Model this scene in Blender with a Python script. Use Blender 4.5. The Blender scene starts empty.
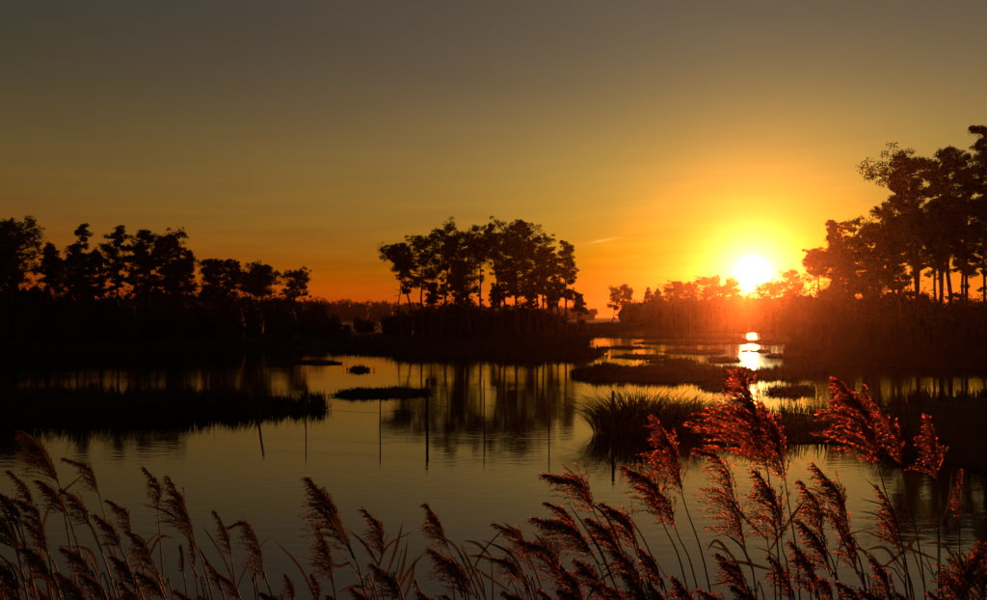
import bpy, math, random
import numpy as np
from mathutils import Vector, geometry

# ------------------------------------------------------------------ camera, sky, sun, exposure
scene = bpy.context.scene
COL = scene.collection
F, CX, HY, CAM_Z = 855.0, 493.5, 316.0, 2.6          # focal length and horizon, in photo pixels; eye height in metres
cam = bpy.data.cameras.new('camera')
cam_o = bpy.data.objects.new('camera', cam)
COL.objects.link(cam_o)
cam_o.location = (0, 0, CAM_Z)
cam_o.rotation_euler = (math.pi / 2, 0, 0)
cam.sensor_width = 36
cam.lens = 36 * F / 987
cam.shift_y = (HY - 300) / 987
cam.clip_start = 0.05
cam.clip_end = 6000
scene.camera = cam_o

SUN_DIR = Vector((752 - CX, F, HY - 274)).normalized()
SUN_ELEV = math.asin(SUN_DIR.z)
SUN_ROT = math.atan2(SUN_DIR.x, SUN_DIR.y)

world = bpy.data.worlds.new('World')
scene.world = world
world.use_nodes = True
WT = world.node_tree
WT.nodes.clear()


class Ex:
    """tiny expression builder for math nodes of the sky"""
    def __init__(self, s): self.s = s
    def _op(self, op, *a):
        n = WT.nodes.new('ShaderNodeMath')
        n.operation = op
        for i, v in enumerate((self,) + a):
            if isinstance(v, Ex): WT.links.new(v.s, n.inputs[i])
            else: n.inputs[i].default_value = v
        return Ex(n.outputs[0])
    def __add__(self, o): return self._op('ADD', o)
    def __sub__(self, o): return self._op('SUBTRACT', o)
    def __mul__(self, o): return self._op('MULTIPLY', o)
    def sq(self): return self * self
    def expneg(self, k):                                # exp(-x / k)
        m = self * (-1.0 / k)
        n = WT.nodes.new('ShaderNodeMath'); n.operation = 'EXPONENT'
        WT.links.new(m.s, n.inputs[0])
        return Ex(n.outputs[0])
    def f(self, op, *a): return self._op(op, *a)


tc = WT.nodes.new('ShaderNodeTexCoord')
vn = WT.nodes.new('ShaderNodeVectorMath'); vn.operation = 'NORMALIZE'
WT.links.new(tc.outputs['Generated'], vn.inputs[0])
sx = WT.nodes.new('ShaderNodeSeparateXYZ')
WT.links.new(vn.outputs[0], sx.inputs[0])
DEG = 180 / math.pi
el = Ex(sx.outputs[2]).f('MAXIMUM', 0.0).f('ARCSINE') * DEG           # elevation, degrees
az = Ex(sx.outputs[0]).f('ARCTAN2', Ex(sx.outputs[1])) * DEG         # azimuth from +Y, degrees
dt = WT.nodes.new('ShaderNodeVectorMath'); dt.operation = 'DOT_PRODUCT'
WT.links.new(vn.outputs[0], dt.inputs[0])
dt.inputs[1].default_value = SUN_DIR
ga = Ex(dt.outputs['Value']).f('MINIMUM', 0.9999999).f('ARCCOSINE') * DEG   # angle from the sun, degrees

sky = WT.nodes.new('ShaderNodeTexSky')
sky.sky_type = 'NISHITA'
sky.sun_disc = False
sky.sun_elevation = SUN_ELEV
sky.sun_rotation = SUN_ROT
sky.dust_density = 3
sky.air_density = 1.5
sky.ozone_density = 1
ns = WT.nodes.new('ShaderNodeSeparateColor')
WT.links.new(sky.outputs[0], ns.inputs[0])

g15, g3, g7, g20, g50 = ga.expneg(1.5), ga.expneg(3), ga.expneg(7), ga.expneg(20), ga.expneg(50)
core = (ga * (1 / 0.58)).sq().expneg(1.0)
gw = (ga * (1 / 1.86)).sq().expneg(1.0)
e3 = el.expneg(3.0)
e10g20 = el.expneg(10) * g20
belt = ((el - 8.0) * (1 / 6)).sq().expneg(1.0) * ga.expneg(30)
# faint streaks of cirrus low over the horizon, and one short bright wisp
mp = WT.nodes.new('ShaderNodeCombineXYZ')
WT.links.new((az * 0.11).s, mp.inputs[0])
WT.links.new((el * 1.25 - az * 0.03).s, mp.inputs[1])
nz = WT.nodes.new('ShaderNodeTexNoise')
nz.inputs['Scale'].default_value = 1.0
nz.inputs['Detail'].default_value = 5
nz.inputs['Roughness'].default_value = 0.55
WT.links.new(mp.outputs[0], nz.inputs['Vector'])
streak = (Ex(nz.outputs[0]) - 0.5) * el.expneg(4.5)


def wisp(a0, e0, la, le, tilt):
    u = az - a0
    v = el - e0 - u * tilt
    return (u * (1 / la)).sq().expneg(1.0) * (v * (1 / le)).sq().expneg(1.0)


w_all = wisp(7.3, 5.0, 0.85, 0.085, 0.17) + wisp(9.3, 3.95, 0.6, 0.07, 0.03) * 0.5
mv = WT.nodes.new('ShaderNodeCombineXYZ')            # broad uneven haze higher up
WT.links.new((az * 0.035).s, mv.inputs[0])
WT.links.new((el * 0.14 + az * 0.02).s, mv.inputs[1])
nv = WT.nodes.new('ShaderNodeTexNoise')
nv.inputs['Scale'].default_value = 1.0
nv.inputs['Detail'].default_value = 3
WT.links.new(mv.outputs[0], nv.inputs['Vector'])
veil = (Ex(nv.outputs[0]) - 0.5) * 0.22 + 1.0
mod = (streak * 1.7 + 1.0) * veil
R = (g3 * 1.75 + g20 * 0.06 + e3 * 0.44 + e10g20 * 0.42 + belt * 0.262 + g50 * 0.103) * mod + core * 22 + w_all * 0.25
G = (Ex(ns.outputs[1]) * 0.0188 + g15 * 1.9 + g3 * 0.36 + g7 * 0.11 + e3 * 0.014 + belt * 0.160 + g50 * 0.059) * mod + gw * 0.9 + core * 17 + w_all * 0.17
B = Ex(ns.outputs[2]) * (g20 * 0.048 + 0.031) * veil + gw * 0.8 + g15 * 0.4 + core * 11 + w_all * 0.05
cc = WT.nodes.new('ShaderNodeCombineColor')
for i, c in enumerate((R, G, B)):
    WT.links.new(c.s, cc.inputs[i])
bg = WT.nodes.new('ShaderNodeBackground')
bg.inputs[1].default_value = 1.0
wo = WT.nodes.new('ShaderNodeOutputWorld')
WT.links.new(cc.outputs[0], bg.inputs[0])
WT.links.new(bg.outputs[0], wo.inputs[0])

sl = bpy.data.lights.new('sun', 'SUN')
sl.energy = 3.2
sl.angle = math.radians(0.53)
sl.color = (1.0, 0.22, 0.035)
so = bpy.data.objects.new('sun', sl)
COL.objects.link(so)
so.rotation_euler = (-SUN_DIR).to_track_quat('-Z', 'Y').to_euler()
so.location = (60, 200, 40)

vs = scene.view_settings
vs.view_transform = 'Standard'
vs.look = 'None'
vs.exposure = 0
vs.gamma = 1
vs.use_curve_mapping = False
scene.cycles.max_bounces = 5
scene.cycles.diffuse_bounces = 2
scene.cycles.glossy_bounces = 3
scene.cycles.transmission_bounces = 3
scene.cycles.volume_bounces = 0
scene.cycles.transparent_max_bounces = 4
scene.cycles.sample_clamp_indirect = 6
scene.cycles.use_denoising = True

# ------------------------------------------------------------------ helpers
rng = np.random.default_rng(7)
random.seed(7)


def P(px, py, d):
    """the point at distance d seen at photo pixel (px, py)"""
    return np.array([(px - CX) / F * d, d, CAM_Z + (HY - py) / F * d])


def G0(px, py, z=0.0):
    """the point of the level z seen at photo pixel (px, py)"""
    d = (CAM_Z - z) * F / (py - HY)
    return np.array([(px - CX) / F * d, d, z])


def mat(name, base, rough=0.9, var=0.35, scale=3.0, transl=0.0, bump=0.0, spec=0.2):
    m = bpy.data.materials.new(name)
    m.use_nodes = True
    t = m.node_tree
    b = t.nodes['Principled BSDF']
    b.inputs['Roughness'].default_value = rough
    b.inputs['Specular IOR Level'].default_value = spec
    co = t.nodes.new('ShaderNodeTexCoord')
    n = t.nodes.new('ShaderNodeTexNoise')
    n.inputs['Scale'].default_value = scale
    n.inputs['Detail'].default_value = 4
    t.links.new(co.outputs['Object'], n.inputs['Vector'])
    r = t.nodes.new('ShaderNodeValToRGB')
    r.color_ramp.elements[0].position = 0.3
    r.color_ramp.elements[1].position = 0.7
    r.color_ramp.elements[0].color = tuple(c * (1 - var) for c in base) + (1,)
    r.color_ramp.elements[1].color = tuple(min(1, c * (1 + var)) for c in base) + (1,)
    t.links.new(n.outputs[0], r.inputs[0])
    t.links.new(r.outputs[0], b.inputs['Base Color'])
    if bump:
        bp = t.nodes.new('ShaderNodeBump')
        bp.inputs['Strength'].default_value = bump
        t.links.new(n.outputs[0], bp.inputs['Height'])
        t.links.new(bp.outputs[0], b.inputs['Normal'])
    if transl:
        tr = t.nodes.new('ShaderNodeBsdfTranslucent')
        mx = t.nodes.new('ShaderNodeMixShader')
        mx.inputs[0].default_value = transl
        t.links.new(r.outputs[0], tr.inputs[0])
        t.links.new(b.outputs[0], mx.inputs[1])
        t.links.new(tr.outputs[0], mx.inputs[2])
        t.links.new(mx.outputs[0], t.nodes['Material Output'].inputs[0])
    return m


M = {
    'bark': mat('pine bark', (0.085, 0.06, 0.045), 0.95, 0.4, 2.5, bump=0.6),
    'needles': mat('pine needles', (0.035, 0.045, 0.018), 0.8, 0.4, 0.8, transl=0.12),
    'leaves': mat('shrub leaves', (0.035, 0.036, 0.016), 0.8, 0.4, 0.9, transl=0.1),
    'mud': mat('wet marsh mud', (0.028, 0.022, 0.015), 0.95, 0.45, 0.7, bump=0.5, spec=0.1),
    'grass': mat('marsh grass', (0.055, 0.042, 0.02), 0.85, 0.35, 0.6, transl=0.15, spec=0.1),
    'tussock': mat('tussock grass', (0.075, 0.058, 0.024), 0.8, 0.35, 2.0, transl=0.2, spec=0.1),
    'plume': mat('reed plume', (0.17, 0.115, 0.06), 0.8, 0.4, 25, transl=0.32, spec=0.1),
    'stem': mat('reed stem', (0.12, 0.085, 0.04), 0.6, 0.3, 14, spec=0.3),
    'leaf': mat('reed leaf', (0.10, 0.075, 0.032), 0.7, 0.35, 10, transl=0.3),
    'post': mat('weathered wood', (0.10, 0.085, 0.07), 0.95, 0.45, 9, bump=0.7),
    'wire': mat('rusty wire', (0.10, 0.07, 0.05), 0.6, 0.2, 20),
}

t = M['plume'].node_tree                       # downy fibres pass light on mostly forwards
rf = t.nodes.new('ShaderNodeBsdfRefraction')
rf.inputs['IOR'].default_value = 1.35
rf.inputs['Roughness'].default_value = 0.68
rf.inputs['Color'].default_value = (0.64, 0.155, 0.125, 1)
m2 = t.nodes.new('ShaderNodeMixShader')
m2.inputs[0].default_value = 0.10
old = t.nodes['Material Output'].inputs[0].links[0].from_socket
t.links.new(old, m2.inputs[1])
t.links.new(rf.outputs[0], m2.inputs[2])
t.links.new(m2.outputs[0], t.nodes['Material Output'].inputs[0])

# water: a calm mirror with fine wind ripples
mw = bpy.data.materials.new('calm marsh water')
mw.use_nodes = True
t = mw.node_tree
b = t.nodes['Principled BSDF']
b.inputs['Base Color'].default_value = (0.012, 0.010, 0.006, 1)
b.inputs['Roughness'].default_value = 0.042
b.inputs['IOR'].default_value = 2.5
co = t.nodes.new('ShaderNodeTexCoord')
mpn = t.nodes.new('ShaderNodeMapping')
mpn.inputs['Scale'].default_value = (0.45, 1.0, 1.0)
t.links.new(co.outputs['Object'], mpn.inputs[0])
n1 = t.nodes.new('ShaderNodeTexNoise')
n1.inputs['Scale'].default_value = 5.0
n1.inputs['Detail'].default_value = 3
n2 = t.nodes.new('ShaderNodeTexNoise')
n2.inputs['Scale'].default_value = 0.5
n2.inputs['Detail'].default_value = 2
t.links.new(mpn.outputs[0], n1.inputs['Vector'])
t.links.new(mpn.outputs[0], n2.inputs['Vector'])
ml = t.nodes.new('ShaderNodeMath'); ml.operation = 'MULTIPLY'
t.links.new(n1.outputs[0], ml.inputs[0])
t.links.new(n2.outputs[0], ml.inputs[1])
bp = t.nodes.new('ShaderNodeBump')
bp.inputs['Strength'].default_value = 0.10
bp.inputs['Distance'].default_value = 0.05
t.links.new(ml.outputs[0], bp.inputs['Height'])
t.links.new(bp.outputs[0], b.inputs['Normal'])
n3 = t.nodes.new('ShaderNodeTexNoise')            # wind patches and calm slicks
n3.inputs['Scale'].default_value = 0.16
n3.inputs['Detail'].default_value = 3
m3 = t.nodes.new('ShaderNodeMapping')
m3.inputs['Scale'].default_value = (0.5, 1.6, 1.0)
t.links.new(co.outputs['Object'], m3.inputs[0])
t.links.new(m3.outputs[0], n3.inputs['Vector'])
mr = t.nodes.new('ShaderNodeMapRange')
mr.inputs[1].default_value = 0.35
mr.inputs[2].default_value = 0.68
mr.inputs[3].default_value = 0.04
mr.inputs[4].default_value = 0.17
t.links.new(n3.outputs[0], mr.inputs[0])
t.links.new(mr.outputs[0], bp.inputs['Strength'])
M['water'] = mw


class Acc:
    """collects triangles for one mesh"""
    def __init__(self): self.v, self.f, self.n = [], [], 0
    def add(self, v, f):
        v = np.asarray(v, float).reshape(-1, 3)
        self.v.append(v); self.f.append(np.asarray(f, int).reshape(-1, 3) + self.n); self.n += len(v)
    def tube(self, pts, rad, k=6, cap=True):
        pts = np.asarray(pts, float); n = len(pts)
        tan = np.gradient(pts, axis=0); tan /= np.linalg.norm(tan, axis=1)[:, None] + 1e-9
        ref = np.array([0.0, 0, 1]) if abs(tan[0][2]) < 0.8 else np.array([1.0, 0, 0])
        vs_, fs = [], []
        for i in range(n):
            a = np.cross(tan[i], ref); a /= np.linalg.norm(a) + 1e-9
            c = np.cross(tan[i], a)
            for j in range(k):
                th = 2 * math.pi * j / k
                vs_.append(pts[i] + rad[i] * (a * math.cos(th) + c * math.sin(th)))
        for i in range(n - 1):
            for j in range(k):
                p, q = i * k + j, i * k + (j + 1) % k
                fs += [(p, q, q + k), (p, q + k, p + k)]
        if cap:
            vs_ += [pts[0], pts[-1]]
            for j in range(k):
                fs.append((n * k, (j + 1) % k, j))
                fs.append((n * k + 1, (n - 1) * k + j, (n - 1) * k + (j + 1) % k))
        self.add(vs_, fs)
    def build(self, name, m, parent=None, smooth=False, origin=(0, 0, 0)):
        me = bpy.data.meshes.new(name)
        if self.n:
            v = np.concatenate(self.v) - np.asarray(origin, float)
            f = np.concatenate(self.f)
            me.vertices.add(len(v)); me.vertices.foreach_set('co', v.astype(np.float32).ravel())
            me.loops.add(len(f) * 3); me.loops.foreach_set('vertex_index', f.astype(np.int32).ravel())
            me.polygons.add(len(f))
            me.polygons.foreach_set('loop_start', np.arange(0, len(f) * 3, 3, dtype=np.int32))
            me.polygons.foreach_set('loop_total', np.full(len(f), 3, np.int32))
            me.update(calc_edges=True)
            if smooth: me.polygons.foreach_set('use_smooth', np.ones(len(f), bool))
        me.materials.append(M[m])
        o = bpy.data.objects.new(name, me)
        COL.objects.link(o)
        if parent is not None: o.parent = parent
        else: o.location = origin
        return o


def tag(o, label, cat=None, group=None, kind=None):
    o['label'] = label
    if cat: o['category'] = cat
    if group: o['group'] = group
    if kind: o['kind'] = kind
    return o


def thing(name, loc, label, cat, group=None):
    o = bpy.data.objects.new(name, None)
    o.empty_display_size = 0.2
    COL.objects.link(o)
    o.location = loc
    return tag(o, label, cat, group)


def leaf_cloud(acc, centers, radii, n, size, flat=0.75):
    """n small leaf triangles through ellipsoids round each center"""
    centers = np.asarray(centers); radii = np.asarray(radii)
    k = len(centers)
    d = rng.normal(size=(k, n, 3)); d /= np.linalg.norm(d, axis=2)[..., None]
    r = rng.random((k, n, 1)) ** 0.45
    c = (centers[:, None, :] + d * r * radii[:, None, :]).reshape(-1, 3)
    m = len(c)
    a = rng.normal(size=(m, 3)); a[:, 2] *= flat; a /= np.linalg.norm(a, axis=1)[:, None]
    bb = rng.normal(size=(m, 3)); bb -= (bb * a).sum(1)[:, None] * a; bb /= np.linalg.norm(bb, axis=1)[:, None]
    s = size * (0.6 + 0.9 * rng.random((m, 1)))
    v = np.stack([c + a * s * 1.15, c - a * s * 0.6 + bb * s * 0.27, c - a * s * 0.6 - bb * s * 0.27], 1).reshape(-1, 3)
    acc.add(v, np.arange(m * 3).reshape(-1, 3))


def lump(acc, c, r, k=9, h=6):
    """rough closed core of a dense bush"""
    v, f = [], []
    for i in range(h + 1):
        ph = math.pi * i / h
        for j in range(k):
            th = 2 * math.pi * j / k
            q = 0.8 + 0.35 * random.random()
            v.append((c[0] + r[0] * q * math.sin(ph) * math.cos(th), c[1] + r[1] * q * math.sin(ph) * math.sin(th), c[2] + r[2] * q * math.cos(ph)))
    for i in range(h):
        for j in range(k):
            p, q = i * k + j, i * k + (j + 1) % k
            f += [(p, p + k, q + k), (p, q + k, q)]
    acc.add(v, f)


def inside(px, py, poly):
    """vectorised point in polygon"""
    r = np.zeros(len(px), bool)
    j = len(poly) - 1
    for i in range(len(poly)):
        xi, yi = poly[i]; xj, yj = poly[j]
        if yi != yj:
            r ^= ((yi > py) != (yj > py)) & (px < (xj - xi) * (py - yi) / (yj - yi) + xi)
        j = i
    return r


def blades(acc, base, h, w, lean=0.35, wind=(-0.25, 0.0)):
    """bent tapering grass blades, five points each"""
    m = len(base)
    th = rng.random(m) * 2 * math.pi
    ld = np.stack([np.cos(th), np.sin(th), np.zeros(m)], 1) * (lean * rng.random(m))[:, None]
    ld[:, 0] += wind[0] * rng.random(m); ld[:, 1] += wind[1]
    hh = h * (0.45 + 0.75 * rng.random(m)); hh = hh[:, None]
    ps = rng.random(m) * 2 * math.pi
    sd = np.stack([np.cos(ps), np.sin(ps) * 0.4, np.zeros(m)], 1) * np.asarray(w).reshape(-1, 1)
    up = np.array([0, 0, 1.0])
    mid = base + (ld * 0.35 + up * 0.6) * hh
    tip = base + (ld + up * 0.95) * hh
    v = np.stack([base - sd, base + sd, mid - sd * 0.7, mid + sd * 0.7, tip], 1).reshape(-1, 3)
    o = np.arange(m)[:, None] * 5
    f = np.concatenate([o + np.array([[0, 1, 3]]), o + np.array([[0, 3, 2]]), o + np.array([[2, 3, 4]])], 0)
    acc.add(v, f)


def rough_outline(pts, step, amp):
    """close the outline, subdivide it and roughen it"""
    out = []
    for i in range(len(pts)):
        a = np.array(pts[i]); c = np.array(pts[(i + 1) % len(pts)])
        L = np.linalg.norm(c - a); n = max(1, int(L / step))
        nrm = np.array([-(c - a)[1], (c - a)[0]]) / (L + 1e-9)
        for k in range(n):
            out.append(a + (c - a) * k / n + nrm * random.gauss(0, amp) + (c - a) / n * random.uniform(-0.2, 0.2))
    return out


def land(name, label, pts, top, step, amp, rim=1.0, inner=300, kind='structure', zfun=None):
    """a low marsh bank: a shore that dips under the water and an uneven top"""
    ol = rough_outline(pts, step, amp)
    n = len(ol)
    arr = np.array(ol)
    cen = arr.mean(0)
    # inward offset ring
    prv, nxt = np.roll(arr, 1, 0), np.roll(arr, -1, 0)
    tg = nxt - prv; nr = np.stack([-tg[:, 1], tg[:, 0]], 1); nr /= np.linalg.norm(nr, axis=1)[:, None] + 1e-9
    area = 0.5 * np.sum(arr[:, 0] * nxt[:, 1] - nxt[:, 0] * arr[:, 1])
    if area < 0: nr = -nr
    lo, hi = arr.min(0), arr.max(0)
    pin = lo + (hi - lo) * rng.random((inner * 3, 2))
    pin = pin[inside(pin[:, 0], pin[:, 1], arr)][:inner]
    allv = [Vector(p) for p in arr] + [Vector(p) for p in pin]
    vv, ee, ff, *_ = geometry.delaunay_2d_cdt(allv, [], [list(range(n))], 1, 1e-5)
    vv = np.array([(p[0], p[1]) for p in vv])
    z = np.full(len(vv), top) * (0.6 + 0.7 * rng.random(len(vv)))
    if zfun is not None: z = z + zfun(vv)
    z[:n] = 0.03
    acc = Acc()
    tri = [f for f in ff if len(f) == 3]
    acc.add(np.column_stack([vv, z]), tri)
    # skirt under the water line
    sk = arr - nr * rim * 0.3
    v = np.concatenate([np.column_stack([arr, np.full(n, 0.03)]), np.column_stack([sk, np.full(n, -0.4)])])
    f = []
    for i in range(n):
        j = (i + 1) % n
        f += [(i, j, j + n), (i, j + n, i + n)]
    acc.add(v, f)
    o = acc.build(name, 'mud', smooth=True)
    tag(o, label, kind=kind)
    return arr


# ------------------------------------------------------------------ the setting: water, marsh
acc = Acc()
S = 700
acc.add([(-S, -60, 0), (S, -60, 0), (S, 1100, 0), (-S, 1100, 0)], [(0, 1, 2), (0, 2, 3)])
tag(acc.build('water', 'water'), 'calm lagoon water mirroring the sunset sky', kind='structure')


def px_poly(l): return [tuple(G0(x, y)[:2]) for x, y in l]


rise = lambda vv: np.clip((vv[:, 1] - 70) / 60, 0, 1) * 0.25
left_land = land('marsh_left', 'dark marsh flat under the left and central pine groves',
    px_poly([(-420, 356), (-100, 353), (60, 351), (200, 351), (330, 351), (398, 354), (416, 358), (470, 359.5), (540, 360), (586, 358), (598, 355),
             (584, 350), (566, 346), (590, 342), (572, 338), (618, 334.5), (596, 331), (640, 328), (612, 325.5), (650, 322.5), (690, 320.6)]) +
    [(160, 520), (250, 900), (-600, 900), (-600, 150)], 0.22, 1.5, 0.35, inner=1500, zfun=rise)
right_land = land('marsh_right', 'dark marsh flat under the right hand pine grove',
    px_poly([(1500, 384), (1120, 374), (987, 370), (900, 367), (835, 365), (812, 361), (803, 355), (812, 350), (796, 345), (812, 339), (790, 334), (815, 329), (800, 324)]) +
    [(190, 330), (220, 500), (300, 900), (680, 900), (680, 100), (120, 36)], 0.22, 1.5, 0.35, inner=1200, zfun=rise)
far_land = land('marsh_far', 'far strip of marsh below the distant wood on the horizon',
    [(-690, 930), (20, 560), (120, 505), (200, 470), (330, 480), (690, 930), (690, 1090), (-690, 1090)], 0.3, 12, 2.0, rim=4, inner=300)

isles = [
    ('marsh_spit', 'long dark marsh spit reaching in from the left edge, tip near the leaning post',
     [(-260, 432), (-40, 428), (60, 427), (140, 424), (205, 420), (262, 415), (300, 412), (326, 409), (318, 405), (260, 401), (205, 397), (150, 395.5), (95, 396), (40, 394), (-40, 393), (-260, 393)], 0.10, 0.5, 0.10, 16000, 0.5),
    ('marsh_islet', 'narrow grassy islet left of the thick fence post', [(336, 396), (365, 398), (402, 397), (428, 394), (427, 391), (395, 390), (358, 391)], 0.06, 0.5, 0.08, 1800, 0.17),
    ('marsh_islet', 'tiny round islet alone in the water before the left grove', [(349, 371), (360, 372.5), (369, 371), (364, 368.5), (354, 368.5)], 0.1, 0.6, 0.08, 260, 0.22),
    ('marsh_islet', 'thin mud bar by the reflections of the left grove', [(296, 363), (322, 364.5), (345, 364), (330, 362), (305, 361.5)], 0.08, 0.8, 0.1, 300, 0.15),
    ('marsh_bar', 'broad grassy bar across the glowing water below the sun', [(572, 376), (600, 381), (660, 382.5), (720, 381), (770, 379), (820, 377), (812, 373), (785, 371), (762, 372.5), (735, 370), (690, 367), (640, 369), (604, 367), (590, 371)], 0.12, 0.6, 0.12, 9000, 0.33),
    ('marsh_islet', 'thin islet just left of the sun glint on the water', [(660, 352), (700, 354), (728, 352), (715, 350.5), (680, 350)], 0.05, 1.0, 0.3, 700, 0.22),
    ('marsh_islet', 'ragged strip of grass touching the right side of the sun glint', [(768, 357), (785, 358.5), (800, 357), (790, 355), (775, 355)], 0.05, 0.5, 0.15, 260, 0.28),
    ('marsh_islet', 'ragged strip of grass touching the left side of the sun glint', [(706, 361), (722, 362.5), (739, 361), (728, 359), (712, 359)], 0.05, 0.5, 0.15, 260, 0.26),
    ('marsh_islet', 'thin streak of mud and grass beside the central marsh tip', [(600, 348), (628, 349.2), (652, 348.3), (640, 347), (612, 346.8)], 0.04, 0.9, 0.3, 350, 0.2),
    ('marsh_islet', 'long thin streak of mud beneath the lone leaning pine', [(606, 337.5), (650, 338.6), (684, 337.8), (660, 336.6), (622, 336.4)], 0.04, 1.4, 0.4, 450, 0.22),
    ('marsh_islet', 'short streak of grass between the wooded hump and the long bar', [(742, 351.5), (756, 352.6), (770, 351.6), (760, 350.4), (748, 350.3)], 0.04, 0.6, 0.2, 160, 0.2),
    ('marsh_islet', 'streak of mud under the round tree below the sun', [(692, 338), (722, 339), (744, 338.2), (726, 336.9), (704, 336.8)], 0.04, 1.4, 0.4, 350, 0.22),
    ('marsh_islet', 'crooked strip of grass left of the long bar', [(648, 362), (672, 364), (700, 363), (690, 361), (664, 360.4)], 0.05, 0.7, 0.25, 380, 0.24),
    ('marsh_islet', 'flat islet above the sun glint', [(728, 343.5), (765, 344.5), (792, 343), (770, 340.5), (740, 340)], 0.06, 1.0, 0.3, 700, 0.2),
    ('marsh_islet', 'long low islet at mid distance below the wooded hump', [(636, 343.5), (680, 345), (722, 343.5), (705, 341.8), (660, 342)], 0.05, 1.2, 0.35, 800, 0.2),
    ('marsh_islet', 'low islet beside the tip of the central marsh', [(612, 357), (648, 359), (672, 357.5), (655, 355.5), (622, 355)], 0.06, 0.8, 0.2, 420, 0.2),
    ('marsh_islet', 'farthest flat islet under the wooded hump', [(700, 331.5), (755, 332.5), (772, 331), (725, 330)], 0.05, 2.0, 0.5, 500, 0.25),
    ('marsh_islet', 'small ragged islet left of the red plume under the sun', [(700, 388), (726, 391), (748, 389), (740, 385), (715, 384)], 0.08, 0.4, 0.08, 700, 0.22),
    ('marsh_islet', 'small ragged islet right of the red plume under the sun', [(768, 394), (796, 396), (816, 392), (800, 388), (775, 389)], 0.08, 0.4, 0.08, 800, 0.25),
    ('marsh_bank', 'dark grassy bank filling the right side behind the reeds',
     [(690, 434), (720, 440), (760, 439), (800, 444), (850, 444), (890, 457), (950, 465), (1010, 476), (1300, 500), (1300, 392), (1010, 394), (960, 400), (925, 398), (895, 408), (860, 408), (830, 419), (800, 414), (770, 417), (745, 412), (715, 417), (690, 424)], 0.12, 0.4, 0.12, 15000, 0.42),
]
grass_total = 0
for name, label, pl, top, step, amp, nb, gh in isles:
    pts = px_poly(pl)
    arr = land(name, label, pts, top, step, amp, rim=0.5, inner=120)
    pa = np.array(pl, float)
    lo, hi = pa.min(0), pa.max(0)
    q = lo + (hi - lo) * rng.random((nb * 3, 2))
    d = CAM_Z * F / (q[:, 1] - HY)
    xy = np.stack([(q[:, 0] - CX) / F * d, d], 1)
    keep = inside(xy[:, 0], xy[:, 1], arr)
    xy = xy[keep][:nb]; dd = xy[:, 1]
    # more grass along the outline
    ei = rng.integers(0, len(arr), nb // 3)
    exy = arr[ei] + rng.normal(size=(len(ei), 2)) * 0.12
    xy = np.concatenate([xy, exy])
    clump = 0.4 + 0.55 * np.clip(0.5 + 0.5 * np.sin(xy[:, 0] * 2.1 + np.sin(xy[:, 1] * 1.7)) * np.sin(xy[:, 1] * 1.3 + xy[:, 0]), 0, 1) + 0.45 * np.clip(np.sin(xy[:, 0] * 5.3 + xy[:, 1] * 3.1) * np.sin(xy[:, 0] * 0.8 - xy[:, 1] * 0.6), 0, 1) + 0.5 * (rng.random(len(xy)) > 0.97)
    acc = Acc()
    blades(acc, np.column_stack([xy, np.full(len(xy), 0.02)]), gh * clump, np.maximum(0.005, xy[:, 1] * 0.0005), 0.45)
    tag(acc.build('marsh_grass', 'grass'), 'grass on the ' + label.replace('dark ', '').replace('grassy ', ''), kind='stuff')

# grass on the two flats, dense along the shore and thinning with distance
for arr, x0, x1, y0, y1, nb, lab in ((left_land, -60, 700, 323, 362, 60000, 'short grass of the marsh flat before the left and central groves'),
                                     (right_land, 760, 1060, 324, 386, 36000, 'short grass of the marsh flat before the right grove')):
    q = np.stack([x0 + (x1 - x0) * rng.random(nb * 2), y0 + (y1 - y0) * rng.random(nb * 2)], 1)
    d = CAM_Z * F / (q[:, 1] - HY)
    xy = np.stack([(q[:, 0] - CX) / F * d, d], 1)
    xy = xy[inside(xy[:, 0], xy[:, 1], arr)][:nb]
    vis = arr[(arr[:, 1] > 30) & (arr[:, 1] < 200)]
    exy = vis[rng.integers(0, len(vis), nb // 5)] + rng.normal(size=(nb // 5, 2)) * 0.3
    xy = np.concatenate([xy, exy])
    acc = Acc()
    clump = 0.5 + 0.8 * (0.5 + 0.5 * np.sin(xy[:, 0] * 0.9) * np.sin(xy[:, 1] * 0.5 + xy[:, 0] * 0.3))
    blades(acc, np.column_stack([xy, np.full(len(xy), 0.05)]), 0.55 * clump, xy[:, 1] * 0.0006, 0.4)
    tag(acc.build('marsh_grass', 'grass'), lab, kind='stuff')

# the bank where the photographer stands and the reeds grow
acc = Acc()
nx, ny = 40, 16
gv = []
for j in range(ny):
    for i in range(nx):
        x = -14 + 28 * i / (nx - 1); y = -30 + 37.5 * (j / (ny - 1)) ** 0.6
        z = 0.95 if y < 1 else 0.95 - 1.25 * ((y - 1) / 6.5)
        gv.append((x, y, z + random.uniform(-0.04, 0.04)))
gf = []
for j in range(ny - 1):
    for i in range(nx - 1):
        p = j * nx + i
        gf += [(p, p + 1, p + nx + 1), (p, p + nx + 1, p + nx)]
acc.add(gv, gf)
tag(acc.build('ground', 'mud', smooth=True), 'muddy near bank that the foreground reeds grow from', kind='structure')


def bank_z(y): return 0.95 if y < 1 else 0.95 - 1.25 * ((y - 1) / 6.5)


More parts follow.
